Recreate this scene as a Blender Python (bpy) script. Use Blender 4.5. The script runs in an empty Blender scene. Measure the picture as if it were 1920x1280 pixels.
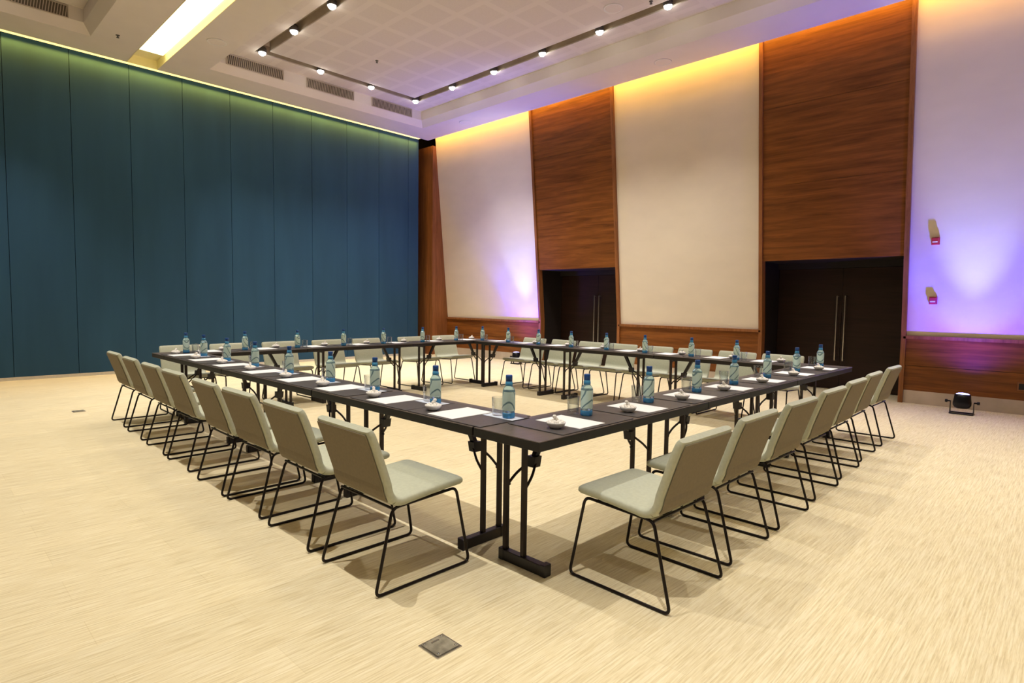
import bpy, math, random
from mathutils import Vector, Matrix
random.seed(7)
PI = math.pi
SC = bpy.context.scene
COL = SC.collection

# ------------------------------------------------------------------ camera
cam_data = bpy.data.cameras.new('camera')
cam_data.sensor_width = 36.0
cam_data.lens = 36.0 * 1103.52 / 1920.0
cam_data.clip_end = 200
cam = bpy.data.objects.new('camera', cam_data)
COL.objects.link(cam)
_r = Vector((0.6956, -0.7183, 0.0138)); _u = Vector((0.0365, 0.0545, 0.9978)); _f = Vector((0.7175, 0.6936, -0.0641))
_f.normalize(); _r = (_r - _f * _r.dot(_f)).normalized(); _u = _r.cross(_f)
cam.matrix_world = Matrix(((_r.x, _u.x, -_f.x, -1.9882), (_r.y, _u.y, -_f.y, -1.7398), (_r.z, _u.z, -_f.z, 1.3771), (0, 0, 0, 1)))
SC.camera = cam

# ------------------------------------------------------------------ world, exposure
w = bpy.data.worlds.new('room_air'); SC.world = w; w.use_nodes = True
w.node_tree.nodes['Background'].inputs[0].default_value = (0, 0, 0, 1)
w.node_tree.nodes['Background'].inputs[1].default_value = 0.0
SC.view_settings.view_transform = 'Standard'
SC.view_settings.look = 'None'
SC.view_settings.gamma = 1.0
SC.view_settings.use_curve_mapping = False
SC.view_settings.exposure = 0.0

# light strengths, all lamps the room has
SPOT_W = 335.0;  SPOT_COL = (1.0, 0.955, 0.88)
COVE_PANEL_W = 110.0; COVE_PANEL_COL = (1.0, 0.55, 0.08)
COVE_BLUE_W = 85.0;  COVE_BLUE_COL = (1.0, 0.56, 0.07)
TROUGH_E = 3.4
PAR_CORE_W = 330.0; PAR_BLUE_W = 480.0; PAR_VIOLET_W = 240.0

# ------------------------------------------------------------------ measures of the place
XP = 8.26        # wainscot face of the door wall
YB = 10.835      # face of the blue partition
ZS = 5.56        # lower ceiling
ZU = 5.90        # ceiling of the trays
SILL = 0.98
LEAN = 0.0985    # the door wall leans out by this much per metre above the sill
def wx(z): return XP - max(0.0, z - SILL) * LEAN
TH = 0.75        # table height
W, L, D, T = 5.077, 6.0, 0.449, 1.6923

# ------------------------------------------------------------------ mesh helpers
class MB:
    def __init__(s): s.v = []; s.f = []; s.sm = []
    def add(s, vs, fs, smooth=False):
        o = len(s.v); s.v += [tuple(v) for v in vs]; s.f += [tuple(i + o for i in f) for f in fs]; s.sm += [smooth] * len(fs); return s
    def hexa(s, p):   # 8 points: bottom ring then top ring
        return s.add(p, [(3, 2, 1, 0), (4, 5, 6, 7), (0, 1, 5, 4), (1, 2, 6, 5), (2, 3, 7, 6), (3, 0, 4, 7)])
    def box(s, x0, x1, y0, y1, z0, z1):
        return s.hexa([(x0, y0, z0), (x1, y0, z0), (x1, y1, z0), (x0, y1, z0), (x0, y0, z1), (x1, y0, z1), (x1, y1, z1), (x0, y1, z1)])
    def bar(s, a, b, wd, hg, up=(0, 0, 1)):
        a = Vector(a); b = Vector(b); d = (b - a).normalized(); u = Vector(up)
        if abs(d.dot(u)) > .98: u = Vector((1, 0, 0))
        x = d.cross(u).normalized(); y = x.cross(d).normalized()
        r = lambda p: [p - x * wd / 2 - y * hg / 2, p + x * wd / 2 - y * hg / 2, p + x * wd / 2 + y * hg / 2, p - x * wd / 2 + y * hg / 2]
        return s.hexa(r(a) + r(b))
    def tube(s, pts, r, n=8, closed=False, caps=True):
        pts = [Vector(p) for p in pts]; m = len(pts); rings = []; prev = None
        for i, p in enumerate(pts):
            if closed: t = (pts[(i + 1) % m] - pts[i - 1]).normalized()
            else: t = (pts[min(i + 1, m - 1)] - pts[max(i - 1, 0)]).normalized()
            if prev is None:
                a = Vector((0, 0, 1)) if abs(t.z) < .9 else Vector((1, 0, 0)); x = t.cross(a).normalized()
            else: x = (prev - t * prev.dot(t)).normalized()
            prev = x; y = t.cross(x)
            rings.append([p + (x * math.cos(2 * PI * k / n) + y * math.sin(2 * PI * k / n)) * r for k in range(n)])
        vs = [q for rg in rings for q in rg]; fs = []
        for i in range(m if closed else m - 1):
            j = (i + 1) % m
            for k in range(n):
                l = (k + 1) % n; fs.append((i * n + k, i * n + l, j * n + l, j * n + k))
        s.add(vs, fs, True)
        if caps and not closed: s.add(rings[0], [tuple(range(n))[::-1]]); s.add(rings[-1], [tuple(range(n))])
        return s
    def lathe(s, prof, n=24, c=(0, 0, 0), axis=None, smooth=True):
        # prof: (radius, height) up the axis
        vs = []; fs = []
        ax = Vector(axis).normalized() if axis else Vector((0, 0, 1))
        a = Vector((1, 0, 0)) if abs(ax.x) < .9 else Vector((0, 1, 0)); x = (a - ax * a.dot(ax)).normalized(); y = ax.cross(x); c = Vector(c)
        for r, h in prof:
            for k in range(n):
                t = 2 * PI * k / n; vs.append(c + ax * h + (x * math.cos(t) + y * math.sin(t)) * max(r, 1e-5))
        for i in range(len(prof) - 1):
            for k in range(n):
                l = (k + 1) % n; fs.append((i * n + k, i * n + l, (i + 1) * n + l, (i + 1) * n + k))
        return s.add(vs, fs, smooth)
    def rbox(s, x0, x1, y0, y1, z0, z1, b, top_only=False):
        # box with rounded upright corners and a small chamfer on the rims
        def ring(ins, z, n=4):
            o = []; bb = max(b - ins, 1e-4)
            for cx, cy, a0 in ((x1 - b, y1 - b, 0), (x0 + b, y1 - b, 90), (x0 + b, y0 + b, 180), (x1 - b, y0 + b, 270)):
                for k in range(n + 1):
                    t = math.radians(a0 + 90 * k / n); o.append((cx + bb * math.cos(t), cy + bb * math.sin(t), z))
            return o
        c = min(b * .5, (z1 - z0) * .3)
        rs = [ring(c, z0), ring(0, z0 + c), ring(0, z1 - c), ring(c, z1)]; n = len(rs[0]); vs = [q for r in rs for q in r]; fs = []
        for i in range(3):
            for k in range(n): l = (k + 1) % n; fs.append((i * n + k, i * n + l, (i + 1) * n + l, (i + 1) * n + k))
        fs.append(tuple(range(n))[::-1]); fs.append(tuple(range(3 * n, 4 * n)))
        return s.add(vs, fs)
    def build(s, name, mat, parent=None, loc=None):
        me = bpy.data.meshes.new(name); me.from_pydata(s.v, [], s.f); me.update()
        for p, q in zip(me.polygons, s.sm): p.use_smooth = q
        if mat: me.materials.append(mat)
        o = bpy.data.objects.new(name, me); COL.objects.link(o)
        if parent: o.parent = parent
        if loc: o.location = loc
        return o

def fillet(pts, r, n=5, closed=False):
    pts = [Vector(p) for p in pts]; out = []; m = len(pts)
    for i, p in enumerate(pts):
        if not closed and i in (0, m - 1): out.append(p); continue
        a = (pts[i - 1] - p); b = (pts[(i + 1) % m] - p); la, lb = a.length, b.length; a.normalize(); b.normalize()
        d = min(r, la * .45, lb * .45); p0 = p + a * d; p1 = p + b * d
        for k in range(n + 1):
            t = k / n; out.append(p0 * (1 - t) ** 2 + p * 2 * t * (1 - t) + p1 * t * t)
    return out

def tag(o, label, cat, group=None, kind=None):
    if label: o['label'] = label
    if cat: o['category'] = cat
    if group: o['group'] = group
    if kind: o['kind'] = kind
    return o
def thing(name, loc, rz=0, label=None, cat=None, group=None):
    o = bpy.data.objects.new(name, None); COL.objects.link(o); o.location = loc; o.rotation_euler = (0, 0, rz); o.empty_display_size = .1
    return tag(o, label, cat, group)
def struct(o): o['kind'] = 'structure'; return o
def dup(o, parent=None):
    kids = list(o.children)
    c = o.copy(); COL.objects.link(c)
    if parent: c.parent = parent
    for k in kids: dup(k, c)
    return c
def place(proto, used, loc, rz, label, group):
    o = proto if not used else dup(proto)
    o.location = loc; o.rotation_euler = (0, 0, rz); o['label'] = label; o['group'] = group
    return o

# ------------------------------------------------------------------ materials
def mat(name, col, rough=.5, metallic=0.0, var=.08, scale=12.0, stretch=(1, 1, 1), bump=0.0, spec=.5, trans=0.0, ior=1.45, emit=None, estr=0.0, detail=4.0, alt=None):
    m = bpy.data.materials.new(name); m.use_nodes = True; nt = m.node_tree; N = nt.nodes; LK = nt.links
    b = N['Principled BSDF']; b.inputs['Roughness'].default_value = rough; b.inputs['Metallic'].default_value = metallic
    b.inputs['Specular IOR Level'].default_value = spec; b.inputs['Transmission Weight'].default_value = trans; b.inputs['IOR'].default_value = ior
    tc = N.new('ShaderNodeTexCoord'); mp = N.new('ShaderNodeMapping'); mp.inputs['Scale'].default_value = stretch
    nz = N.new('ShaderNodeTexNoise'); nz.inputs['Scale'].default_value = scale; nz.inputs['Detail'].default_value = detail
    LK.new(tc.outputs['Object'], mp.inputs['Vector']); LK.new(mp.outputs[0], nz.inputs['Vector'])
    rp = N.new('ShaderNodeValToRGB'); rp.color_ramp.elements[0].position = .3; rp.color_ramp.elements[1].position = .7
    lo = alt if alt else tuple(c * (1 - var) for c in col); hi = tuple(min(1, c * (1 + var)) for c in col)
    rp.color_ramp.elements[0].color = (*lo, 1); rp.color_ramp.elements[1].color = (*hi, 1)
    LK.new(nz.outputs['Fac'], rp.inputs['Fac']); LK.new(rp.outputs['Color'], b.inputs['Base Color'])
    if bump:
        bp = N.new('ShaderNodeBump'); bp.inputs['Strength'].default_value = bump; bp.inputs['Distance'].default_value = .01
        LK.new(nz.outputs['Fac'], bp.inputs['Height']); LK.new(bp.outputs[0], b.inputs['Normal'])
    if emit: b.inputs['Emission Color'].default_value = (*emit, 1); b.inputs['Emission Strength'].default_value = estr
    return m

def floor_mat():
    m = mat('streaked_carpet', (.80, .66, .40), rough=.9, var=.05, scale=1.0, spec=.15)
    nt = m.node_tree; N = nt.nodes; LK = nt.links; b = N['Principled BSDF']; tc = N['Texture Coordinate']
    def noise(st, sc, det=3):
        mp = N.new('ShaderNodeMapping'); mp.inputs['Scale'].default_value = st; nz = N.new('ShaderNodeTexNoise'); nz.inputs['Scale'].default_value = sc; nz.inputs['Detail'].default_value = det
        LK.new(tc.outputs['Object'], mp.inputs['Vector']); LK.new(mp.outputs[0], nz.inputs['Vector']); return nz
    a = noise((2.2, 62, 1), 2.0, 4); c = noise((9, 170, 1), 2.0, 2)
    ad = N.new('ShaderNodeMath'); ad.operation = 'MULTIPLY_ADD'; ad.inputs[1].default_value = .45
    LK.new(c.outputs['Fac'], ad.inputs[0]); LK.new(a.outputs['Fac'], ad.inputs[2])
    rp = N.new('ShaderNodeValToRGB'); e = rp.color_ramp.elements
    e[0].position = .48; e[0].color = (.66, .54, .32, 1); e[1].position = .88; e[1].color = (.90, .80, .56, 1)
    x = rp.color_ramp.elements.new(.68); x.color = (.80, .68, .43, 1)
    LK.new(ad.outputs[0], rp.inputs['Fac'])
    br = N.new('ShaderNodeTexBrick'); br.inputs['Scale'].default_value = 1.0; br.inputs['Brick Width'].default_value = 1.0; br.inputs['Row Height'].default_value = .25
    br.inputs['Mortar Size'].default_value = .0015; br.inputs['Color1'].default_value = (.93, .93, .93, 1); br.inputs['Color2'].default_value = (1, 1, 1, 1); br.inputs['Mortar'].default_value = (.88, .86, .82, 1)
    LK.new(tc.outputs['Object'], br.inputs['Vector'])
    mx = N.new('ShaderNodeMixRGB'); mx.blend_type = 'MULTIPLY'; mx.inputs[0].default_value = .8
    LK.new(rp.outputs['Color'], mx.inputs[1]); LK.new(br.outputs['Color'], mx.inputs[2]); LK.new(mx.outputs[0], b.inputs['Base Color'])
    bp = N.new('ShaderNodeBump'); bp.inputs['Strength'].default_value = .25; bp.inputs['Distance'].default_value = .004
    LK.new(ad.outputs[0], bp.inputs['Height']); LK.new(bp.outputs[0], b.inputs['Normal'])
    return m

def wood_mat(name, dark, light, rough=.42, st=(8, .55, 9), plank=0):
    m = mat(name, light, rough=rough, spec=.35); nt = m.node_tree; N = nt.nodes; LK = nt.links; b = N['Principled BSDF']; tc = N['Texture Coordinate']
    mp = N.new('ShaderNodeMapping'); mp.inputs['Scale'].default_value = st
    nz = N.new('ShaderNodeTexNoise'); nz.inputs['Scale'].default_value = 1.6; nz.inputs['Detail'].default_value = 8; nz.inputs['Roughness'].default_value = .62; nz.inputs['Distortion'].default_value = .5
    LK.new(tc.outputs['Object'], mp.inputs['Vector']); LK.new(mp.outputs[0], nz.inputs['Vector'])
    rp = N.new('ShaderNodeValToRGB'); e = rp.color_ramp.elements
    e[0].position = .32; e[0].color = (*dark, 1); e[1].position = .68; e[1].color = (*light, 1)
    LK.new(nz.outputs['Fac'], rp.inputs['Fac'])
    mp2 = N.new('ShaderNodeMapping'); mp2.inputs['Scale'].default_value = (st[0] * 8, st[1] * 4, st[2] * 8)
    n2 = N.new('ShaderNodeTexNoise'); n2.inputs['Scale'].default_value = 2; n2.inputs['Detail'].default_value = 3
    LK.new(tc.outputs['Object'], mp2.inputs['Vector']); LK.new(mp2.outputs[0], n2.inputs['Vector'])
    mx = N.new('ShaderNodeMixRGB'); mx.blend_type = 'OVERLAY'; mx.inputs[0].default_value = .25
    LK.new(rp.outputs['Color'], mx.inputs[1]); LK.new(n2.outputs['Fac'], mx.inputs[2]); LK.new(mx.outputs[0], b.inputs['Base Color'])
    return m

def tile_mat():
    # perforated square fields between plain bands, laid out in metres from the slot
    m = mat('perforated_ceiling_board', (.74, .67, .61), rough=.85, var=.02, spec=.2); nt = m.node_tree; N = nt.nodes; LK = nt.links; b = N['Principled BSDF']; tc = N['Texture Coordinate']
    sx = N.new('ShaderNodeSeparateXYZ'); LK.new(tc.outputs['Object'], sx.inputs[0])
    def mm(op, a, v=None, v2=None):
        n = N.new('ShaderNodeMath'); n.operation = op
        if isinstance(a, (int, float)): n.inputs[0].default_value = a
        else: LK.new(a, n.inputs[0])
        if v is not None:
            if isinstance(v, (int, float)): n.inputs[1].default_value = v
            else: LK.new(v, n.inputs[1])
        return n.outputs[0]
    def inside(axis, off, pitch, fill):
        t = mm('MODULO', mm('ADD', axis, -off + pitch * 100), pitch); return mm('LESS_THAN', t, fill)
    ix = inside(sx.outputs[0], 3.17, .57, .46); iy = inside(sx.outputs[1], 2.62, .605, .49)
    both = mm('MULTIPLY', ix, iy)
    vo = N.new('ShaderNodeTexVoronoi'); vo.inputs['Scale'].default_value = 60; LK.new(tc.outputs['Object'], vo.inputs['Vector'])
    dots = mm('LESS_THAN', vo.outputs['Distance'], .42)
    fac = mm('MULTIPLY', both, mm('ADD', mm('MULTIPLY', dots, .35), .65))
    mx = N.new('ShaderNodeMixRGB'); mx.inputs[1].default_value = (.74, .67, .61, 1); mx.inputs[2].default_value = (.675, .605, .55, 1)
    LK.new(fac, mx.inputs[0]); LK.new(mx.outputs[0], b.inputs['Base Color'])
    return m

def thin_glass():
    m = bpy.data.materials.new('thin_clear_glass'); m.use_nodes = True; nt = m.node_tree; N = nt.nodes; LK = nt.links; N.remove(N['Principled BSDF'])
    tc = N.new('ShaderNodeTexCoord'); nz = N.new('ShaderNodeTexNoise'); nz.inputs['Scale'].default_value = 30; LK.new(tc.outputs['Object'], nz.inputs['Vector'])
    rp = N.new('ShaderNodeValToRGB'); rp.color_ramp.elements[0].color = (.90, .93, .94, 1); rp.color_ramp.elements[1].color = (.95, .96, .97, 1); LK.new(nz.outputs['Fac'], rp.inputs['Fac'])
    tr = N.new('ShaderNodeBsdfTransparent'); LK.new(rp.outputs['Color'], tr.inputs['Color'])
    gl = N.new('ShaderNodeBsdfGlossy'); gl.inputs['Roughness'].default_value = .04
    df = N.new('ShaderNodeBsdfRefraction'); df.inputs['IOR'].default_value = 1.1; df.inputs['Roughness'].default_value = .15
    lw = N.new('ShaderNodeLayerWeight'); lw.inputs['Blend'].default_value = .22
    mx = N.new('ShaderNodeMixShader'); LK.new(lw.outputs['Facing'], mx.inputs[0]); LK.new(tr.outputs[0], mx.inputs[1]); LK.new(gl.outputs[0], mx.inputs[2])
    LK.new(mx.outputs[0], N['Material Output'].inputs['Surface'])
    N.remove(df)
    return m
def label_mat():
    m = mat('bottle_label_paper', (.62, .80, .78), rough=.5); nt = m.node_tree; N = nt.nodes; LK = nt.links; b = N['Principled BSDF']; tc = N['Texture Coordinate']
    wv = N.new('ShaderNodeTexWave'); wv.bands_direction = 'DIAGONAL'; wv.inputs['Scale'].default_value = 9; wv.inputs['Distortion'].default_value = 3.5; wv.inputs['Detail'].default_value = 1.5
    LK.new(tc.outputs['Object'], wv.inputs['Vector'])
    rp = N.new('ShaderNodeValToRGB'); e = rp.color_ramp.elements; e[0].position = .86; e[0].color = (.66, .84, .78, 1); e[1].position = 1.0; e[1].color = (.12, .24, .28, 1)
    LK.new(wv.outputs['Fac'], rp.inputs['Fac']); LK.new(rp.outputs['Color'], b.inputs['Base Color'])
    return m

M = dict(
    floor=floor_mat(),
    blue=mat('blue_partition_fabric', (.022, .074, .142), rough=.75, var=.10, scale=3, stretch=(1, 1, .15), spec=.3),
    alu=mat('brushed_aluminium_track', (.62, .60, .56), rough=.45, var=.06, scale=30, metallic=.3),
    plaster=mat('ceiling_paint', (.74, .67, .61), rough=.85, var=.02, scale=3, spec=.2),
    slot=mat('slot_paint', (.42, .34, .25), rough=.8, var=.05),
    tile=tile_mat(),
    cream=mat('cream_wall_fabric', (.80, .695, .565), rough=.9, var=.025, scale=2.0, stretch=(1, 1, 2), spec=.15),
    wood=wood_mat('walnut_panelling', (.125, .038, .0065), (.285, .096, .018)),
    trimwood=wood_mat('walnut_edge_trim', (.20, .075, .022), (.34, .13, .045), st=(9, 9, .6)),
    doorwood=wood_mat('dark_stained_door', (.015, .006, .004), (.032, .0125, .008), rough=.5),
    recess=mat('dark_recess_lining', (.013, .008, .008), rough=.7, var=.1),
    marble=mat('pale_marble_plinth', (.66, .55, .44), rough=.35, var=.02, scale=2.2, alt=(.46, .38, .30), detail=7),
    steel=mat('brushed_steel', (.55, .52, .50), rough=.3, metallic=1.0, var=.05, scale=40),
    back=mat('brown_wall_panelling', (.22, .15, .09), rough=.85, var=.03),
    laminate=mat('dark_brown_laminate', (.115, .092, .080), rough=.42, var=.14, scale=9, stretch=(1, 6, 1), spec=.5),
    edge=mat('black_brown_edge_band', (.011, .008, .007), rough=.5, var=.1),
    tubemetal=mat('dark_bronze_tube', (.028, .018, .016), rough=.45, metallic=.3, var=.1),
    footblack=mat('black_foot_plastic', (.010, .007, .010), rough=.4, var=.1),
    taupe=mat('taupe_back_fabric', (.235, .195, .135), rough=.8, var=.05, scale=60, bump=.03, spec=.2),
    leather=mat('sage_grey_leather', (.52, .535, .42), rough=.55, var=.05, scale=60, bump=.03, spec=.35),
    rod=mat('black_sled_rod', (.014, .009, .008), rough=.4, metallic=.5, var=.1),
    pad=mat('charcoal_desk_pad', (.078, .069, .069), rough=.45, var=.12, scale=70, bump=.04),
    paper=mat('white_paper', (.92, .91, .92), rough=.8, var=.01),
    napkin=mat('pale_blue_coaster_paper', (.70, .76, .88), rough=.8, var=.02),
    ceramic=mat('white_ceramic', (.86, .84, .83), rough=.2, var=.01),
    mint=mat('wrapped_white_mints', (.92, .88, .82), rough=.35, var=.05, scale=80, bump=.1),
    glass=thin_glass(),
    bottle=mat('blue_tinted_bottle', (.60, .86, .96), rough=.06, trans=.75, ior=1.25, var=.02),
    bbase=mat('bright_blue_bottle_base', (.10, .42, .80), rough=.12, trans=.45, ior=1.4, var=.04),
    bcap=mat('deep_blue_cap', (.012, .075, .30), rough=.3, var=.06),
    bneck=mat('sky_blue_neck', (.08, .38, .70), rough=.15, trans=.3, var=.05),
    blabel=label_mat(),
    led=mat('warm_led_line', (1, .9, .5), emit=(1.0, .74, .24), estr=1.7),
    diffuser=mat('luminous_diffuser', (1, .95, .8), emit=(1.0, .90, .60), estr=TROUGH_E),
    trough=mat('trough_paint', (.93, .84, .48), rough=.8, var=.02),
    lens=mat('lit_lamp_lens', (1, 1, 1), emit=(1.0, .95, .85), estr=28.0),
    lampbody=mat('grey_lamp_housing', (.10, .09, .08), rough=.4, metallic=.4),
    white=mat('white_enamel', (.80, .76, .72), rough=.5, var=.02),
    grille=mat('grille_paint', (.50, .42, .34), rough=.7, var=.04),
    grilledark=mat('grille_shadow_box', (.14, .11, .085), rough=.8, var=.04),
    parblack=mat('black_can_paint', (.008, .008, .012), rough=.3, metallic=.2, var=.1),
    parlens=mat('lit_violet_lens', (.4, .4, 1), emit=(.45, .45, 1.0), estr=5.0),
    red=mat('red_alarm_plastic', (.50, .03, .05), rough=.35, var=.05),
    ironbox=mat('worn_steel_lid', (.30, .27, .20), rough=.5, metallic=.35, var=.35, scale=28),
    darkgap=mat('dark_void', (.008, .007, .007), rough=.9, var=.1),
)

# ------------------------------------------------------------------ floor and plain walls behind the camera
struct(MB().box(-8, 9.3, -8, 11.6, -.12, 0).build('floor', M['floor']))
struct(MB().box(-8.15, -8, -8, 11.6, 0, 6.1).build('wall_back', M['back']))
struct(MB().box(-8, 9.3, -8.15, -8, 0, 6.1).build('wall_front', M['back']))

# ------------------------------------------------------------------ blue folding partition
wl = thing('wall_left', (0, YB, 0)); struct(wl)
seams = [-8.0 + .0] + [-.757 + .875 * k for k in range(-8, 10)]
seams = [s for s in seams if s >= -8.0] + [7.444]
for a, b in zip(seams[:-1], seams[1:]):
    if b - a < .05: continue
    g = .004
    MB().hexa([(a + g, 0, .05), (b - g, 0, .05), (b - g, .10, .05), (a + g, .10, .05), (a + g, 0, 5.72), (b - g, 0, 5.72), (b - g, .10, 5.72), (a + g, .10, 5.72)]).build('partition_panel', M['blue'], wl)
MB().box(-8, 7.444, .04, .16, .05, 5.72).build('partition_core', M['darkgap'], wl)
struct(MB().box(-8, 7.444, YB - .006, YB + .1, .0, .055).build('baseboard_left', M['alu']))
struct(MB().box(7.44, 9.3, 11.45, 11.6, 0, 6.1).build('wall_corner', M['darkgap']))

# ------------------------------------------------------------------ ceiling: lower soffit
so = MB()
for x0, x1, y0, y1 in ((-8, .92, 9.92, 10.68), (1.41, 7.626, 9.92, 10.68), (.26, .92, -5, 9.92), (1.41, 2.05, -5, 9.92), (6.87, 7.626, -5, 9.92), (-8, -4.55, -5, 9.92),
                       (-8, .92, -8, -5), (1.41, 7.626, -8, -5), (.92, 1.41, -8, -7.5)):
    so.box(x0, x1, y0, y1, ZS, ZS + .03)
struct(so.build('ceiling', M['plaster']))
struct(MB().box(-8.15, 9.3, -8.15, 11.6, 6.30, 6.42).build('ceiling', M['darkgap']))
struct(MB().box(7.30, 7.95, -8, 11.45, 5.80, 5.84).build('ceiling', M['plaster']))        # lid over the cove beside the door wall
struct(MB().box(-8, 7.30, 10.62, 11.45, 5.80, 5.84).build('ceiling', M['plaster']))        # lid over the cove beside the partition

def tray(x0, x1, y0, y1, b=.59):
    # sides: sloped skirt, then upright band
    def ring(i, z): return [(x0 + i, y0 + i, z), (x1 - i, y0 + i, z), (x1 - i, y1 - i, z), (x0 + i, y1 - i, z)]
    m = MB(); vs = ring(0, ZS) + ring(.11, ZS + .14) + ring(.11, ZU + .02); fs = []
    for r in range(2):
        for k in range(4): l = (k + 1) % 4; fs.append((r * 4 + k, r * 4 + l, (r + 1) * 4 + l, (r + 1) * 4 + k))
    m.add(vs, fs); struct(m.build('trim_1', M['plaster']))
    a, sw = .59, .20          # slot ring: distance from the tray side, width
    sx0, sx1, sy0, sy1 = x0 + a, x1 - b, y0 + .55, y1 - .55
    t = ZU + .02
    c = MB()
    for q in ((x0, sx0, y0, y1), (sx1, x1, y0, y1), (sx0, sx1, y0, sy0), (sx0, sx1, sy1, y1), (sx0 + sw, sx1 - sw, sy0 + sw, sy1 - sw)):
        c.box(q[0], q[1], q[2], q[3], ZU, t)
    struct(c.build('ceiling', M['tile']))
    s = MB()
    s.box(sx0, sx1, sy0, sy1, ZU + .17, ZU + .19)                      # slot top
    for q in ((sx0 - .01, sx0, sy0, sy1), (sx1, sx1 + .01, sy0, sy1), (sx0, sx1, sy0 - .01, sy0), (sx0, sx1, sy1, sy1 + .01),
              (sx0 + sw, sx0 + sw + .01, sy0 + sw, sy1 - sw), (sx1 - sw - .01, sx1 - sw, sy0 + sw, sy1 - sw), (sx0 + sw, sx1 - sw, sy0 + sw, sy0 + sw + .01), (sx0 + sw, sx1 - sw, sy1 - sw - .01, sy1 - sw)):
        s.box(q[0], q[1], q[2], q[3], ZU + .021, ZU + .17)
    struct(s.build('trim_2', M['slot']))
    return sx0 + sw / 2, sx1 - sw / 2, sy0 + sw / 2, sy1 - sw / 2
slotA = tray(2.05, 6.87, -5.0, 9.92)
slotB = tray(-4.55, .26, -5.0, 9.92, 1.25)

# ------------------------------------------------------------------ luminous trough and LED coves
tr = thing('trough_light', (1.165, 1.6, ZS), 0, 'long glowing light trough set in the ceiling near the blue wall', 'ceiling light')
b = MB(); y0, y1 = -9.1, 9.08
b.box(-.2445, -.2345, y0, y1, -.003, .16); b.box(.2345, .2445, y0, y1, -.003, .16); b.box(-.2345, .2345, y0, y1, .15, .16); b.box(-.2345, .2345, y1 - .01, y1, 0, .15); b.box(-.2345, .2345, y0, y0 + .01, 0, .15)
b.build('trough_box', M['trough'], tr)
MB().box(-.20, .19, y0 + .3, y1 - .55, .085, .11).build('diffuser', M['diffuser'], tr)

def area(name, parent, loc, rot, sx, sy, power, col, spread=PI):
    l = bpy.data.lights.new(name, 'AREA'); l.shape = 'RECTANGLE'; l.size = sx; l.size_y = sy; l.energy = power; l.color = col; l.spread = spread
    o = bpy.data.objects.new(name, l); COL.objects.link(o); o.parent = parent; o.location = loc; o.rotation_euler = rot; return o
cb = thing('cove_light', (-.2, 10.785, 5.565), 0, 'thin glowing light line along the top of the blue wall', 'cove light')
MB().box(-7.7, 7.6, -.085, .012, 0, .02).build('light_strip', M['led'], cb)
area('lamp', cb, (0, -.02, -.004), (math.radians(12), 0, 0), 15.2, .03, COVE_BLUE_W, COVE_BLUE_COL, math.radians(80))
cp = thing('cove_light', (7.565, 1.5, 5.72), 0, 'amber light strip hidden above the ceiling edge along the door wall', 'cove light')
MB().box(-.03, .03, -9.4, 9.0, 0.01, .03).build('light_strip', M['white'], cp)
area('lamp', cp, (.01, 0, 0), (0, math.radians(-52), 0), .03, 18.4, COVE_PANEL_W, COVE_PANEL_COL)

# ------------------------------------------------------------------ ceiling spotlights
def make_spot():
    t = thing('ceiling_spotlight', (0, 0, 0), 0, '', 'spotlight')
    MB().lathe([(.0, .12), (.012, .12), (.012, .02), (.0, .02)], 10).build('stem', M['lampbody'], t)
    MB().lathe([(.0, .035), (.055, .035), (.074, .01), (.074, -.070), (.066, -.070), (.060, -.055)], 20).build('housing', M['lampbody'], t)
    MB().lathe([(.062, -.060), (.060, -.082), (.050, -.100), (.032, -.115), (.012, -.122), (.0, -.123)], 20).build('lens', M['lens'], t)
    l = bpy.data.lights.new('beam', 'SPOT'); l.energy = SPOT_W; l.color = SPOT_COL; l.spot_size = math.radians(80); l.spot_blend = 1.0; l.shadow_soft_size = .014
    o = bpy.data.objects.new('beam', l); COL.objects.link(o); o.parent = t; o.location = (0, 0, -.17)
    return t
spot0 = make_spot(); n_spot = 0
ORD = ['first', 'second', 'third', 'fourth', 'fifth', 'sixth', 'seventh', 'eighth', 'ninth', 'tenth', 'eleventh']
ax0, ax1, ay0, ay1 = slotA
def spot(x, y, label, group='spotlights in the ceiling slot', tilt=0.0):
    global n_spot
    o = place(spot0, n_spot > 0, (x, y, ZU + .05), 0, label, group); n_spot += 1
    o.rotation_euler = (0, -tilt, 0)
STEP = 1.255
HID = 'spotlight in the ceiling slots overhead, outside the picture'
spot(ax0, ay1, 'bright spotlight at the left corner of the ceiling slot near the blue wall')
for k in range(1, 3): spot(ax0 + (ax1 - ax0) * k / 3, ay1, 'bright spotlight in the slot along the blue wall, %s from the left corner' % ORD[k])
spot(ax1, ay1, 'bright spotlight at the far corner of the ceiling slot, above the room corner')
for k in range(1, 3): spot(ax0, ay1 - STEP * k, 'bright spotlight in the slot beside the trough light, %s from the left corner' % ORD[k])
for k in range(1, 6): spot(ax1, ay1 - STEP * k, 'bright spotlight in the slot along the door wall, %s from the far corner' % ORD[k], tilt=.13)
def set_beam(data):
    for o in list(COL.objects)[-4:]:
        if o.type == 'LIGHT': o.data = data
soft = bpy.data.lights['beam'].copy(); soft.name = 'beam_soft'; soft.energy = SPOT_W * .7
for k in range(4, 11, 2):
    spot(ax0, ay1 - STEP * k, HID, 'spotlights out of view')
    if k > 6: set_beam(soft)
for k in range(6, 11):
    spot(ax1, ay1 - STEP * k, HID, 'spotlights out of view', -.22)
    set_beam(soft)
bx0, bx1, by0, by1 = slotB
strong = bpy.data.lights['beam'].copy(); strong.name = 'beam_strong'; strong.energy = SPOT_W * 1.45
for k in range(0, 11, 2):
    spot(bx1, by1 - STEP * k, HID, 'spotlights out of view')
    set_beam(strong)

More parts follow.
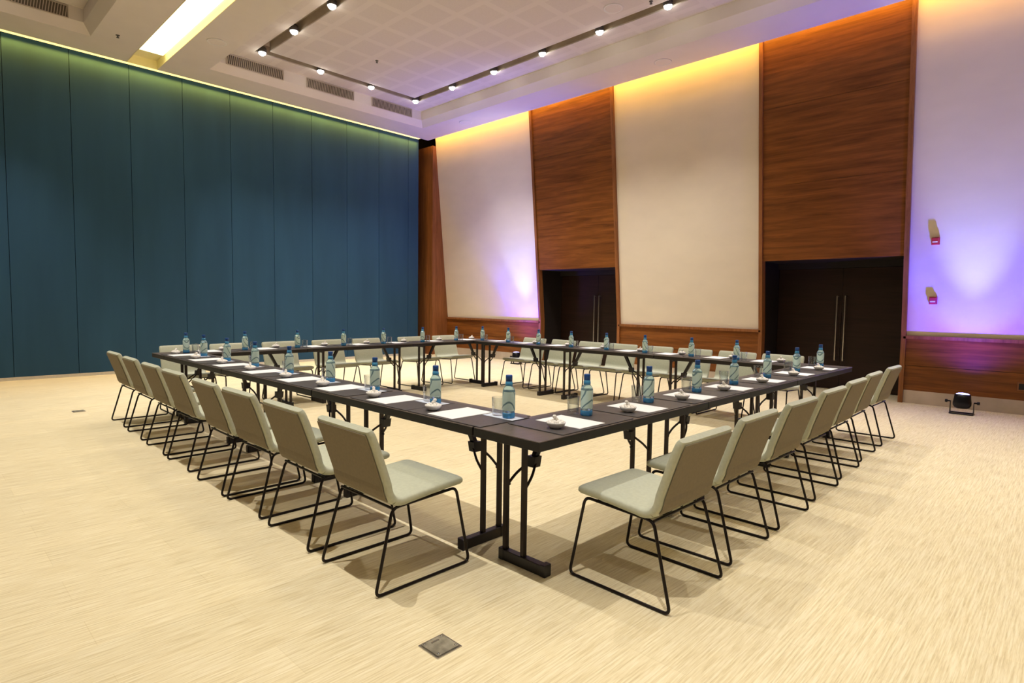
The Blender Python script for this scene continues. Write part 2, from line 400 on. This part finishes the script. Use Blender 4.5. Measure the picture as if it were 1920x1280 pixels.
# ------------------------------------------------------------------ door wall
wr = thing('wall_right', (0, 0, 0)); struct(wr)
ZT = 5.79
def slab(name, m, y0, y1, z0, z1, th=.08, off=0.0):
    # a piece of the leaning wall: front face on the lean, moved forward by off
    a, b = wx(z0) - off, wx(z1) - off
    return MB().hexa([(a, y0, z0), (a + th, y0, z0), (a + th, y1, z0), (a, y1, z0), (b, y0, z1), (b + th, y0, z1), (b + th, y1, z1), (b, y1, z1)]).build(name, m, wr)
bays = [('cream', 7.253, 10.62), ('wood', 5.105, 7.253), ('cream', 2.216, 5.105), ('wood', .132, 2.216), ('cream', -3.2, .132), ('wood', -5.3, -3.2), ('cream', -8, -5.3)]
DOORTOP = 2.15; DX = 9.0
dn = 0
for kind, a, b in bays:
    if kind == 'cream':
        slab('fabric_panel', M['cream'], a, b, SILL + .012, ZT, off=-.02)
        MB().box(XP, XP + .1, a, b, .555, SILL - .035).build('wainscot_board', M['wood'], wr)
        MB().box(XP, XP + .1, a, b, .19, .549).build('wainscot_board', M['wood'], wr)
        MB().box(XP + .012, XP + .1, a, b, .549, .555).build('groove', M['darkgap'], wr)
        MB().box(XP - .035, XP + .1, a, b, SILL - .035, SILL + .012).build('sill_rail', M['trimwood'], wr)
        struct(MB().box(XP - .004, XP + .1, a, b, 0, .19).build('baseboard_right', M['marble']))
    else:
        # wood panel above the door, full width, in boards
        zs = [DOORTOP, 3.36, 4.58, ZT]
        for z0, z1 in zip(zs[:-1], zs[1:]): slab('wood_panel', M['wood'], a, b, z0 + .002, z1 - .002, th=.10, off=.0)
        slab('wood_panel', M['wood'], a, b, DOORTOP + .01, ZT, th=.10, off=-.012)
        dn += 1
        dr = thing('door_%d' % dn, (DX, (a + b) / 2, 0)); struct(dr)
        hw = (b - a) / 2; xi = XP - DX
        # lining of the recess
        MB().box(xi + .02, .0, -hw - .05, -hw, 0, DOORTOP + .1).build('side_lining', M['recess'], dr)
        MB().box(xi + .02, .0, hw, hw + .05, 0, DOORTOP + .1).build('side_lining', M['recess'], dr)
        MB().box(xi - .02, .0, -hw, hw, DOORTOP + .002, DOORTOP + .08).build('head_lining', M['recess'], dr)
        MB().box(-.06, .06, -hw, hw, DOORTOP - .10, DOORTOP).build('head_frame', M['recess'], dr)
        for sgn in (-1, 1):
            y0, y1 = sorted((sgn * .003, sgn * (hw - .004)))
            lf = MB().box(0, .05, y0, y1, .008, DOORTOP - .105).build('door_leaf', M['doorwood'], dr)
            hy = sgn * .062
            hb = MB(); hb.tube(fillet([(0, hy, .50), (-.06, hy, .50), (-.06, hy, 1.58), (0, hy, 1.58)], .012), .0125, 10); hb.build('handle', M['steel'], lf)
        # upright edge trims, following the wall
    for y in ((a, b) if kind == 'wood' else ()):
        m = MB(); hwid = .030; pts = [(0.0, XP), (SILL, XP), (ZT, wx(ZT))]
        for (z0, xa), (z1, xb) in zip(pts[:-1], pts[1:]):
            xa -= .035; xb -= .035
            m.hexa([(xa, y - hwid, z0), (xa + .14, y - hwid, z0), (xa + .14, y + hwid, z0), (xa, y + hwid, z0), (xb, y - hwid, z1), (xb + .14, y - hwid, z1), (xb + .14, y + hwid, z1), (xb, y + hwid, z1)])
        m.build('edge_trim', M['trimwood'], wr)
# corner pier of wood between the door wall and the partition
MB().box(7.75, 8.4, 10.63, 11.32, 0, 5.45).build('corner_pier', M['trimwood'], wr)
MB().box(8.45, 8.6, 10.5, 11.4, 0, 6.1).build('backing', M['darkgap'], wr)

# ------------------------------------------------------------------ ceiling fittings
def speaker(x, y, z, label):
    t = thing('ceiling_speaker', (x, y, z), 0, label, 'speaker', 'round ceiling speakers')
    MB().lathe([(.15, 0), (.15, -.008), (.13, -.012), (.125, -.006)], 28).build('ring', M['white'], t)
    MB().lathe([(.125, -.006), (.06, -.010), (0, -.011)], 28).build('grille', M['plaster'], t)
speaker(1.72, 8.62, ZS, 'round white ceiling speaker between the trough light and the spotlight slot')
speaker(7.25, 8.78, ZS, 'round ceiling speaker in the low ceiling above the leftmost cream wall panel')
speaker(7.26, 3.68, ZS, 'round ceiling speaker in the low ceiling above the middle cream wall panel')
speaker(5.72, 3.66, ZU, 'round ceiling speaker inside the raised ceiling field, beside the right slot')
def sprinkler(x, y, z, label):
    t = thing('fire_sprinkler', (x, y, z), 0, label, 'sprinkler', 'ceiling sprinklers')
    MB().lathe([(.03, 0), (.03, -.006), (.01, -.010), (.01, -.035)], 14).build('body', M['lampbody'], t)
    MB().lathe([(.01, -.035), (.022, -.037), (.022, -.041), (0, -.041)], 14).build('deflector', M['lampbody'], t)
sprinkler(.55, 9.55, ZS, 'small dark sprinkler in the low ceiling left of the trough light')
sprinkler(4.38, 8.05, ZU, 'small dark sprinkler in the raised ceiling near the far slot')
sprinkler(5.93, 3.13, ZU, 'dark sprinkler at the top edge of the picture beside the right slot')
def vent(x0, x1, label):
    t = thing('air_vent', ((x0 + x1) / 2, 9.92 - .11, 5.79), 0, label, 'vent', 'air vents on the raised ceiling edge')
    h = (x1 - x0) / 2
    f = MB(); f.box(-h, h, -.022, -.002, -.095, -.085); f.box(-h, h, -.022, -.002, .085, .095); f.box(-h, -h + .012, -.022, -.002, -.085, .085); f.box(h - .012, h, -.022, -.002, -.085, .085); f.build('frame', M['grille'], t)
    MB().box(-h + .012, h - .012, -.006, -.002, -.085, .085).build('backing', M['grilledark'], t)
    s = MB(); n = int((x1 - x0) / .035)
    for k in range(n):
        x = -h + .03 + (2 * h - .06) * k / (n - 1); s.bar((x - .012, -.012, -.084), (x + .012, -.012, .084), .010, .010, (0, 1, 0))
    s.build('slats', M['grille'], t)
vent(2.30, 3.38, 'long air vent above the blue wall, nearest the trough light')
vent(3.86, 4.94, 'long air vent above the blue wall, middle one of the three')
vent(5.39, 6.47, 'long air vent above the blue wall, nearest the far corner')
vent(-1.12, -.04, 'air vent in the ceiling recess at the top left, left of the trough light')

# ------------------------------------------------------------------ wall fittings
def alarm(y, z, label):
    t = thing('alarm_box', (wx(z) + .01, y, z), 0, label, 'alarm', 'alarm boxes on the purple panel'); t.rotation_euler = (0, -math.atan(LEAN), 0)
    MB().rbox(-.03, .012, -.048, .048, -.052, .052, .008).build('back_box', M['red'], t)
    MB().rbox(-.062, -.03, -.040, .040, -.044, .044, .008).build('cover', M['red'], t)
    MB().box(-.064, -.062, -.030, .030, -.018, -.002).build('label_strip', M['white'], t)
alarm(-.205, 2.335, 'small red box on the purple-lit panel, upper one of two')
alarm(-.205, 1.505, 'small red box with a white strip on the purple-lit panel, lower one of two')
so_ = thing('wall_socket', (XP, -1.235, .374), 0, 'dark wall socket in the wood wainscot at the right edge', 'socket')
MB().rbox(-.012, .004, -.065, .065, -.055, .055, .006).build('plate', M['trimwood'], so_)
MB().box(-.014, -.012, -.048, .048, -.040, .040).build('socket_face', M['parblack'], so_)

# ------------------------------------------------------------------ stage lights on the floor
def par(x, y, tilt, label, lean=0.0):
    t = thing('stage_light', (x, y, 0), 0, label, 'stage light', 'stage lights washing the door wall')
    ax = Vector((math.sin(tilt), math.sin(lean), math.cos(tilt))).normalized(); c = Vector((0, 0, .165))
    h = MB().lathe([(0, -.095), (.055, -.092), (.085, -.075), (.100, -.045), (.101, -.01), (.092, .05), (.088, .098), (.080, .098), (.078, .08)], 28, c, ax).build('housing', M['parblack'], t)
    MB().lathe([(.079, .090), (.070, .104), (.045, .114), (0, .119)], 28, c, ax).build('lens', M['parlens'], t)
    for s in (-1, 1):
        y_ = MB(); y_.bar((0, s * .125, .16), (-.035, s * .125, .012), .030, .006, (0, 1, 0)); y_.bar((0, s * .125, .16), (.035, s * .125, .012), .030, .006, (0, 1, 0)); y_.build('yoke_arm', M['parblack'], t)
        MB().lathe([(.0, -.03), (.020, -.03), (.022, -.005), (.010, 0), (.010, .03)], 12, (0, s * .155, .16), (0, -s, 0)).build('knob', M['parblack'], t)
    f = MB()
    f.tube(fillet([(-.075, -.125, .009), (-.075, .125, .009), (.075, .125, .009), (.075, -.125, .009)], .02, 4, True), .008, 8, True); f.build('base_frame', M['parblack'], t)
    for nm, en, col, ang, bl in (('core_beam', PAR_CORE_W, (.50, .66, 1.0), 36, .9), ('blue_beam', PAR_BLUE_W, (.025, .06, 1.0), 74, .7), ('violet_beam', PAR_VIOLET_W, (.11, .03, 1.0), 136, .9)):
        l = bpy.data.lights.new(nm, 'SPOT'); l.energy = en; l.color = col; l.spot_size = math.radians(ang); l.spot_blend = bl; l.shadow_soft_size = .05
        o = bpy.data.objects.new(nm, l); COL.objects.link(o); o.parent = t; o.location = c + ax * .14; o.rotation_euler = (-ax).to_track_quat('Z', 'Y').to_euler()
par(7.72, -.66, math.radians(5), 'black stage light on the floor by the marble plinth, glowing violet')
par(7.74, 7.52, math.radians(5), 'stage light on the floor behind the far chairs, glowing violet', .13)

# ------------------------------------------------------------------ floor boxes
def floor_box(x, y, label):
    t = thing('floor_outlet_box', (x, y, 0), 0, label, 'floor outlet', 'floor outlet boxes')
    f = MB(); f.box(-.062, .062, -.062, .062, 0, .004); f.build('frame', M['steel'], t)
    MB().rbox(-.054, .054, -.054, .054, .004, .008, .004).build('lid', M['ironbox'], t)
    s = MB(); s.box(-.018, .018, .028, .036, .008, .0095); s.build('finger_slot', M['steel'], t)
    for q in ((-.044, -.044), (.044, .044), (-.044, .044), (.044, -.044)): MB().lathe([(0, .0095), (.005, .0095), (.005, .008)], 10, (q[0], q[1], 0)).build('screw', M['steel'], t)
floor_box(-.538, .040, 'square worn metal floor outlet in the carpet, nearest the camera')
floor_box(-.552, 6.95, 'small metal floor outlet in the carpet beyond the left chairs')

floor_box(5.43, 5.05, 'small metal floor outlet under the far chair beside the door-side table row')

# ------------------------------------------------------------------ tables: local x along the length, y = 0 seating side
def make_table():
    t = thing('folding_table', (0, 0, 0), 0, '', 'table')
    g = .002
    top = MB().rbox(g, T - g, g, D - g, TH - .006, TH, .004).build('table_top', M['laminate'], t)
    MB().rbox(g, T - g, g, D - g, TH - .048, TH - .006, .004).build('edge_band', M['edge'], top)
    for end in (0, 1):
        X = (lambda x: x) if end == 0 else (lambda x: T - x)
        lg = MB().rbox(X(.229) - .022, X(.229) + .022, .135, .455, 0, .058, .006).build('foot', M['footblack'], t)
        for y0, y1 in ((.128, .165), (.425, .462)): MB().rbox(X(.229) - .026, X(.229) + .026, y0, y1, 0.001, .064, .006).build('end_cap', M['footblack'], lg)
        for y in (.300, .433 - .003):
            MB().box(X(.229) - .013, X(.229) + .013, y - .011, y + .011, .05, TH - .05).build('leg', M['tubemetal'], t)
        MB().box(X(.229) - .016, X(.229) + .016, .25, .46 - .02, TH - .066, TH - .046).build('hinge_bar', M['tubemetal'], t)
        br = MB(); yc = .365
        for y in (.300, .430):
            br.tube(fillet([(X(.231), y, .405), (X(.30), y * .85 + yc * .15, .465), (X(.350), yc + (y - yc) * .45, .505), (X(.37), yc + (y - yc) * .3, .52)], .03), .0075, 8)
        br.build('brace', M['tubemetal'], t)
        k = MB(); k.hexa([(X(.345), yc - .028, .495), (X(.395), yc - .028, .495), (X(.395), yc + .028, .495), (X(.345), yc + .028, .495), (X(.352), yc - .030, .552), (X(.405), yc - .030, .552), (X(.405), yc + .030, .552), (X(.352), yc + .030, .552)])
        k.hexa([(X(.365), yc - .014, .545), (X(.40), yc - .014, .545), (X(.40), yc + .014, .545), (X(.365), yc + .014, .545), (X(.45), yc - .016, TH - .048), (X(.49), yc - .016, TH - .048), (X(.49), yc + .016, TH - .048), (X(.45), yc + .016, TH - .048)])
        k.build('brace_bracket', M['footblack'], t)
        MB().lathe([(0, 0), (.009, 0), (.009, .012), (0, .012)], 10, (X(.229) + (.013 if end == 0 else -.013), .430, .41), (1 if end == 0 else -1, 0, 0)).build('lock_button', M['footblack'], t)
    return t
# rows: (name in words, origin, direction of local x, rotation)
ROW = dict(left='the left table row', right='the right table row', far='the table row before the blue wall', door='the table row before the doors')
tab = make_table(); tn = 0
POS3 = ['nearest', 'middle', 'farthest']
def table_at(x, y, rz, label):
    global tn
    place(tab, tn > 0, (x, y, 0), rz, label, 'dark folding tables in the square'); tn += 1
for k in range(3):
    table_at(k * T, 0, 0, 'dark folding table in the right row, %s of the three' % ['the one at the near corner,', 'middle', 'farthest'][k])
for k in range(3):   # left row: seating side x = 0, length along -y in local (rotate -90)
    table_at(0, L - D - k * (L - 2 * D) / 3, -PI / 2, 'dark folding table in the left row, %s of the three' % ['farthest', 'middle', 'nearest'][k])
for k in range(3):
    table_at(W - k * T, L, PI, 'dark folding table in the row before the blue wall, %s of the three' % ['rightmost', 'middle', 'leftmost'][k])
for k in range(3):
    table_at(W, D + k * (L - 2 * D) / 3, PI / 2, 'dark folding table in the row before the doors, %s of the three' % ['rightmost', 'middle', 'leftmost'][k])

# ------------------------------------------------------------------ chairs: local +x is forward, origin below the rear end of the sled
def chair_path():
    P = []   # centre line (u, z)
    P += [(.540, .4465), (.525, .4475), (.50, .448), (.42, .4435), (.33, .436), (.25, .4285), (.20, .4245)]
    for k in range(1, 8):
        t = k / 8; a = (.20, .4245); c = (.094, .400); e = (.082, .515)
        P.append((a[0] * (1 - t) ** 2 + c[0] * 2 * t * (1 - t) + e[0] * t * t, a[1] * (1 - t) ** 2 + c[1] * 2 * t * (1 - t) + e[1] * t * t))
    P += [(.082, .515), (.062, .575), (.040, .64), (.016, .71), (-.004, .76), (-.012, .778), (-.0165, .788)]
    return P
def shell(P, caps, thick, wid):
    m = MB(); n = 28; vs = []; fs = []; K = len(P)
    for i, (u, z) in enumerate(P):
        a = P[max(i - 1, 0)]; b = P[min(i + 1, K - 1)]; tx, tz = b[0] - a[0], b[1] - a[1]; l = math.hypot(tx, tz); nx, nz = -tz / l, tx / l
        th = thick[i]; wd = wid[i]
        for k in range(n):
            t = 2 * PI * k / n; c, s = math.cos(t), math.sin(t)
            p = .17
            cy = math.copysign(abs(c) ** p, c) * wd / 2 * (1 - .02 * abs(s)); cn = math.copysign(abs(s) ** .5, s) * th / 2
            vs.append((u + nx * cn, cy, z + nz * cn))
    for i in range(K - 1):
        for k in range(n):
            l = (k + 1) % n; fs.append((i * n + l, i * n + k, (i + 1) * n + k, (i + 1) * n + l))
    m.add(vs, fs, True)
    m.add(vs[:n], [tuple(range(n))], True); m.add(vs[-n:], [tuple(range(n))[::-1]], True)
    return m
def make_chair():
    t = thing('sled_chair', (0, 0, 0), 0, '', 'chair')
    P = chair_path(); K = len(P)
    th = [.050] * K; wd = [.500] * K
    th[0], th[1] = .036, .047; wd[0], wd[1], wd[2] = .484, .495, .499
    th[-1], th[-2], th[-3] = .034, .044, .048; wd[-1], wd[-2], wd[-3] = .482, .493, .498
    cut = 10
    shell(P[:cut + 1], 1, th[:cut + 1], wd[:cut + 1]).build('seat', M['leather'], t)
    bk = shell(P[cut:], 1, th[cut:], wd[cut:]).build('backrest', M['leather'], t)
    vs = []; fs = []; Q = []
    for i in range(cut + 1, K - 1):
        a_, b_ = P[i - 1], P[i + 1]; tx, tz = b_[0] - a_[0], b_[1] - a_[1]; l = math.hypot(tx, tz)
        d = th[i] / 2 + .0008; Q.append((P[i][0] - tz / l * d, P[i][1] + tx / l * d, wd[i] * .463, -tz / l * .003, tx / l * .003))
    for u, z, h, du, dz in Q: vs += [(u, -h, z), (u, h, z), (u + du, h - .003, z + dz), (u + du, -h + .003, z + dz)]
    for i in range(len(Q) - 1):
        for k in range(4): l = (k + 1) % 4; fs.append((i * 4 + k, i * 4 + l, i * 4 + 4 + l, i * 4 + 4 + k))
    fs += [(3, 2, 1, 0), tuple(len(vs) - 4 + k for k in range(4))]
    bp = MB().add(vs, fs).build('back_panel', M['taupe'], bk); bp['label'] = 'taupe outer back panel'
    r = .0078
    for s in (-1, 1):
        a = .234; f = .2555
        loop = [(.500, s * a, .416), (.575, s * f, r), (0.0, s * f, r), (.108, s * a, .398)]
        MB().tube(fillet([Vector(q) for q in loop], .035, 6, True), r, 8, True).build('leg', M['rod'], t)
    MB().tube([(.106, -.234, .399), (.106, .234, .399)], r * .9, 8).build('crossbar', M['rod'], t)
    MB().tube([(.430, -.234, .411), (.430, .234, .411)], r * .9, 8).build('crossbar', M['rod'], t)
    return t
ch0 = make_chair(); cn = 0
def chair_at(x, y, rz, label, group):
    global cn
    place(ch0, cn > 0, (x, y, 0), rz + random.uniform(-.02, .02), label, group); cn += 1
def nth(k, n, near, far):
    if k == 0: return 'nearest ' + near
    if k == n - 1: return 'farthest from ' + near
    return '%s from %s' % (ORD[k], near)
left_y = [.801, 1.485, 2.155, 2.760, 3.556, 4.238, 5.003, 5.780]; left_x = [-.511, -.502, -.490, -.490, -.467, -.453, -.433, -.406]
right_x = [.583, 1.270, 1.968, 2.722, 3.452, 4.186, 5.02]; right_y = [-.503, -.481, -.479, -.458, -.428, -.392, -.381]
far_x = [.455, 1.04, 1.725, 2.47, 3.15, 4.00, 4.735]
door_y = [5.00, 4.36, 3.79, 3.21, 2.63, 2.05, 1.46, .89]
def lab(what, k, n, row):
    ref = {'left': 'the near corner', 'right': 'the near corner', 'far': 'the left end', 'door': 'the far corner'}[row]
    return '%s, %s from %s of the %s table row' % (what, ORD[k] if k < n - 1 else 'farthest', ref, {'left': 'left', 'right': 'right', 'far': 'blue-wall', 'door': 'door-side'}[row])
for k in range(8): chair_at(left_x[k], left_y[k], 0, lab('sage sled-base chair', k, 8, 'left'), 'chairs along the left table row')
for k in range(7): chair_at(right_x[k], right_y[k], PI / 2, lab('sage sled-base chair', k, 7, 'right'), 'chairs along the right table row')
for k in range(7): chair_at(far_x[k], L + .47, -PI / 2, lab('sage sled-base chair', k, 7, 'far'), 'chairs before the blue wall')
for k in range(8): chair_at(W + .47, door_y[k], PI, lab('sage sled-base chair', k, 8, 'door'), 'chairs before the doors')

# ------------------------------------------------------------------ place settings: local +x away from the sitter, +y to the sitter's left
def pad_mesh():
    return MB().rbox(.012, .392, -.335, .285, 0, .0045, .012)
def make_bottle():
    t = thing('water_bottle', (0, 0, 0), 0, '', 'bottle')
    MB().lathe([(0, .030), (.0325, .030), (.034, .036), (.034, .148), (.031, .158), (.023, .170), (.0185, .176), (.0, .176)], 24).build('body', M['bottle'], t)
    MB().lathe([(0, 0), (.031, 0), (.0345, .006), (.0345, .026), (.0330, .0298), (0, .0298)], 24).build('base', M['bbase'], t)
    MB().lathe([(.0346, .044), (.0348, .046), (.0348, .142), (.0346, .144)], 24).build('label', M['blabel'], t)
    MB().lathe([(0, .1765), (.0205, .1765), (.0205, .186), (.0180, .200), (0, .200)], 20).build('neck', M['bneck'], t)
    MB().lathe([(0, .2005), (.0185, .2005), (.0185, .229), (.0165, .234), (0, .234)], 20).build('cap', M['bcap'], t)
    return t
def make_glass():
    t = thing('glass_tumbler', (0, 0, 0), 0, '', 'glass')
    MB().lathe([(0, 0), (.030, 0), (.0325, .004), (.0365, .100), (.0355, .1015), (.0342, .100), (.0305, .016), (.026, .013), (0, .012)], 28).build('tumbler', M['glass'], t)
    return t
def make_bowl():
    return MB().lathe([(0, 0), (.026, 0), (.028, .004), (.045, .016), (.050, .030), (.0490, .0315), (.0465, .030), (.041, .018), (.026, .008), (0, .007)], 28)
def make_mints():
    m = MB(); rr = random.Random(3)
    spots_ = [(0, 0, .042)] + [(.020 * math.cos(a), .020 * math.sin(a), .030) for a in [k * 1.047 for k in range(6)]] + [(.033 * math.cos(a), .033 * math.sin(a), .024) for a in [.3 + k * .628 for k in range(10)]] + [(.008, .004, .054)]
    for x, y, z in spots_:
        r = .011; ax = (rr.uniform(-1, 1), rr.uniform(-1, 1), rr.uniform(-.6, .6)); m.lathe([(0, -r * 1.2), (r * .75, -r * .7), (r, 0), (r * .75, r * .7), (0, r * 1.2)], 8, (x, y, z), ax)
    return m
pads = pad_mesh().build('desk_pad', M['pad']); tag(pads, '', 'desk pad')
papers = MB().box(-.150, .150, -.108, .108, 0, .002).build('paper_sheet', M['paper']); tag(papers, '', 'paper')
naps = MB().box(-.048, .048, -.115, .115, 0, .0015).build('paper_coaster', M['napkin']); tag(naps, '', 'coaster')
bowls = make_bowl().build('mint_bowl', M['ceramic']); tag(bowls, '', 'bowl')
mints = make_mints().build('mints', M['mint']); tag(mints, '', 'mints', kind='stuff')
glasses = make_glass(); bottles = make_bottle(); sn = 0; nn = 0

def setting(row, k, n, org, rz, along, coaster):
    """org: table edge point, rz: direction the sitter faces; along: offset of bottle (negative = sitter's right)"""
    global sn, nn
    c, s = math.cos(rz), math.sin(rz)
    def at(u, v, z): return (org[0] + c * u - s * v, org[1] + s * u + c * v, z)
    P = TH + .0005; j = lambda a: random.uniform(-a, a); used = sn > 0; sn += 1
    place(pads, used, at(0, 0, P), rz + j(.008), lab('charcoal desk pad', k, n, row), 'desk pads on the tables')
    P += .0047
    place(papers, used, at(.185, .015, P), rz + j(.03), lab('white sheet of paper', k, n, row), 'paper sheets on the desk pads')
    dz = 0
    if coaster:
        place(naps, nn > 0, at(.290, -.222, P), rz + j(.04), lab('pale coaster under glass and bottle', k, n, row), 'coaster papers on the left row'); nn += 1; dz = .0017
    place(bowls, used, at(.140 + j(.012), .190, P), rz, lab('small white mint bowl', k, n, row), 'mint bowls on the tables')
    place(mints, used, at(.140, .190, P + .004), rz + j(1), lab('white mints heaped in bowl', k, n, row), 'heaps of mints'); mints_ = None
    gu, gv, bu, bv = (.318, -.185, .243, -.202) if along else (.300, -.175, .285, -.268)
    place(glasses, used, at(gu + j(.004), gv, P + dz), rz, lab('clear glass tumbler', k, n, row), 'tumblers on the tables')
    place(bottles, used, at(bu + j(.004), bv, P + dz), rz + j(1.5), lab('blue-capped water bottle', k, n, row), 'water bottles on the tables')
# keep each bowl and its mints on the same spot
_place = place
_last = {}
def place(proto, used, loc, rz, label, group):
    if group == 'mint bowls on the tables': _last['b'] = loc
    if group == 'heaps of mints': loc = (_last['b'][0], _last['b'][1], loc[2])
    return _place(proto, used, loc, rz, label, group)
# left row faces +x, the sitter's right is -y
left_c = [.745, 1.375, 2.05, 2.67, 3.36, 4.06, 4.74, 5.42]
for k in range(8): setting('left', k, 8, (0, left_c[k]), 0, 0, True)
# right row faces +y, the sitter's right is +x
right_c = [.470, 1.13, 1.80, 2.43, 3.12, 3.86, 4.585]
for k in range(7): setting('right', k, 7, (right_c[k], 0), PI / 2, .05, False)
# blue-wall row faces -y, the sitter's right is -x
far_b = [.55, 1.22, 1.90, 2.58, 3.24, 3.96, 4.66]
for k in range(7): setting('far', k, 7, (far_b[k], L), -PI / 2, 0, False)
# doors row faces -x, the sitter's right is +y
door_c = [5.24, 4.63, 3.98, 3.34, 2.72, 2.11, 1.45, .88]
for k in range(8): setting('door', k, 8, (W, door_c[k]), PI, 0, False)
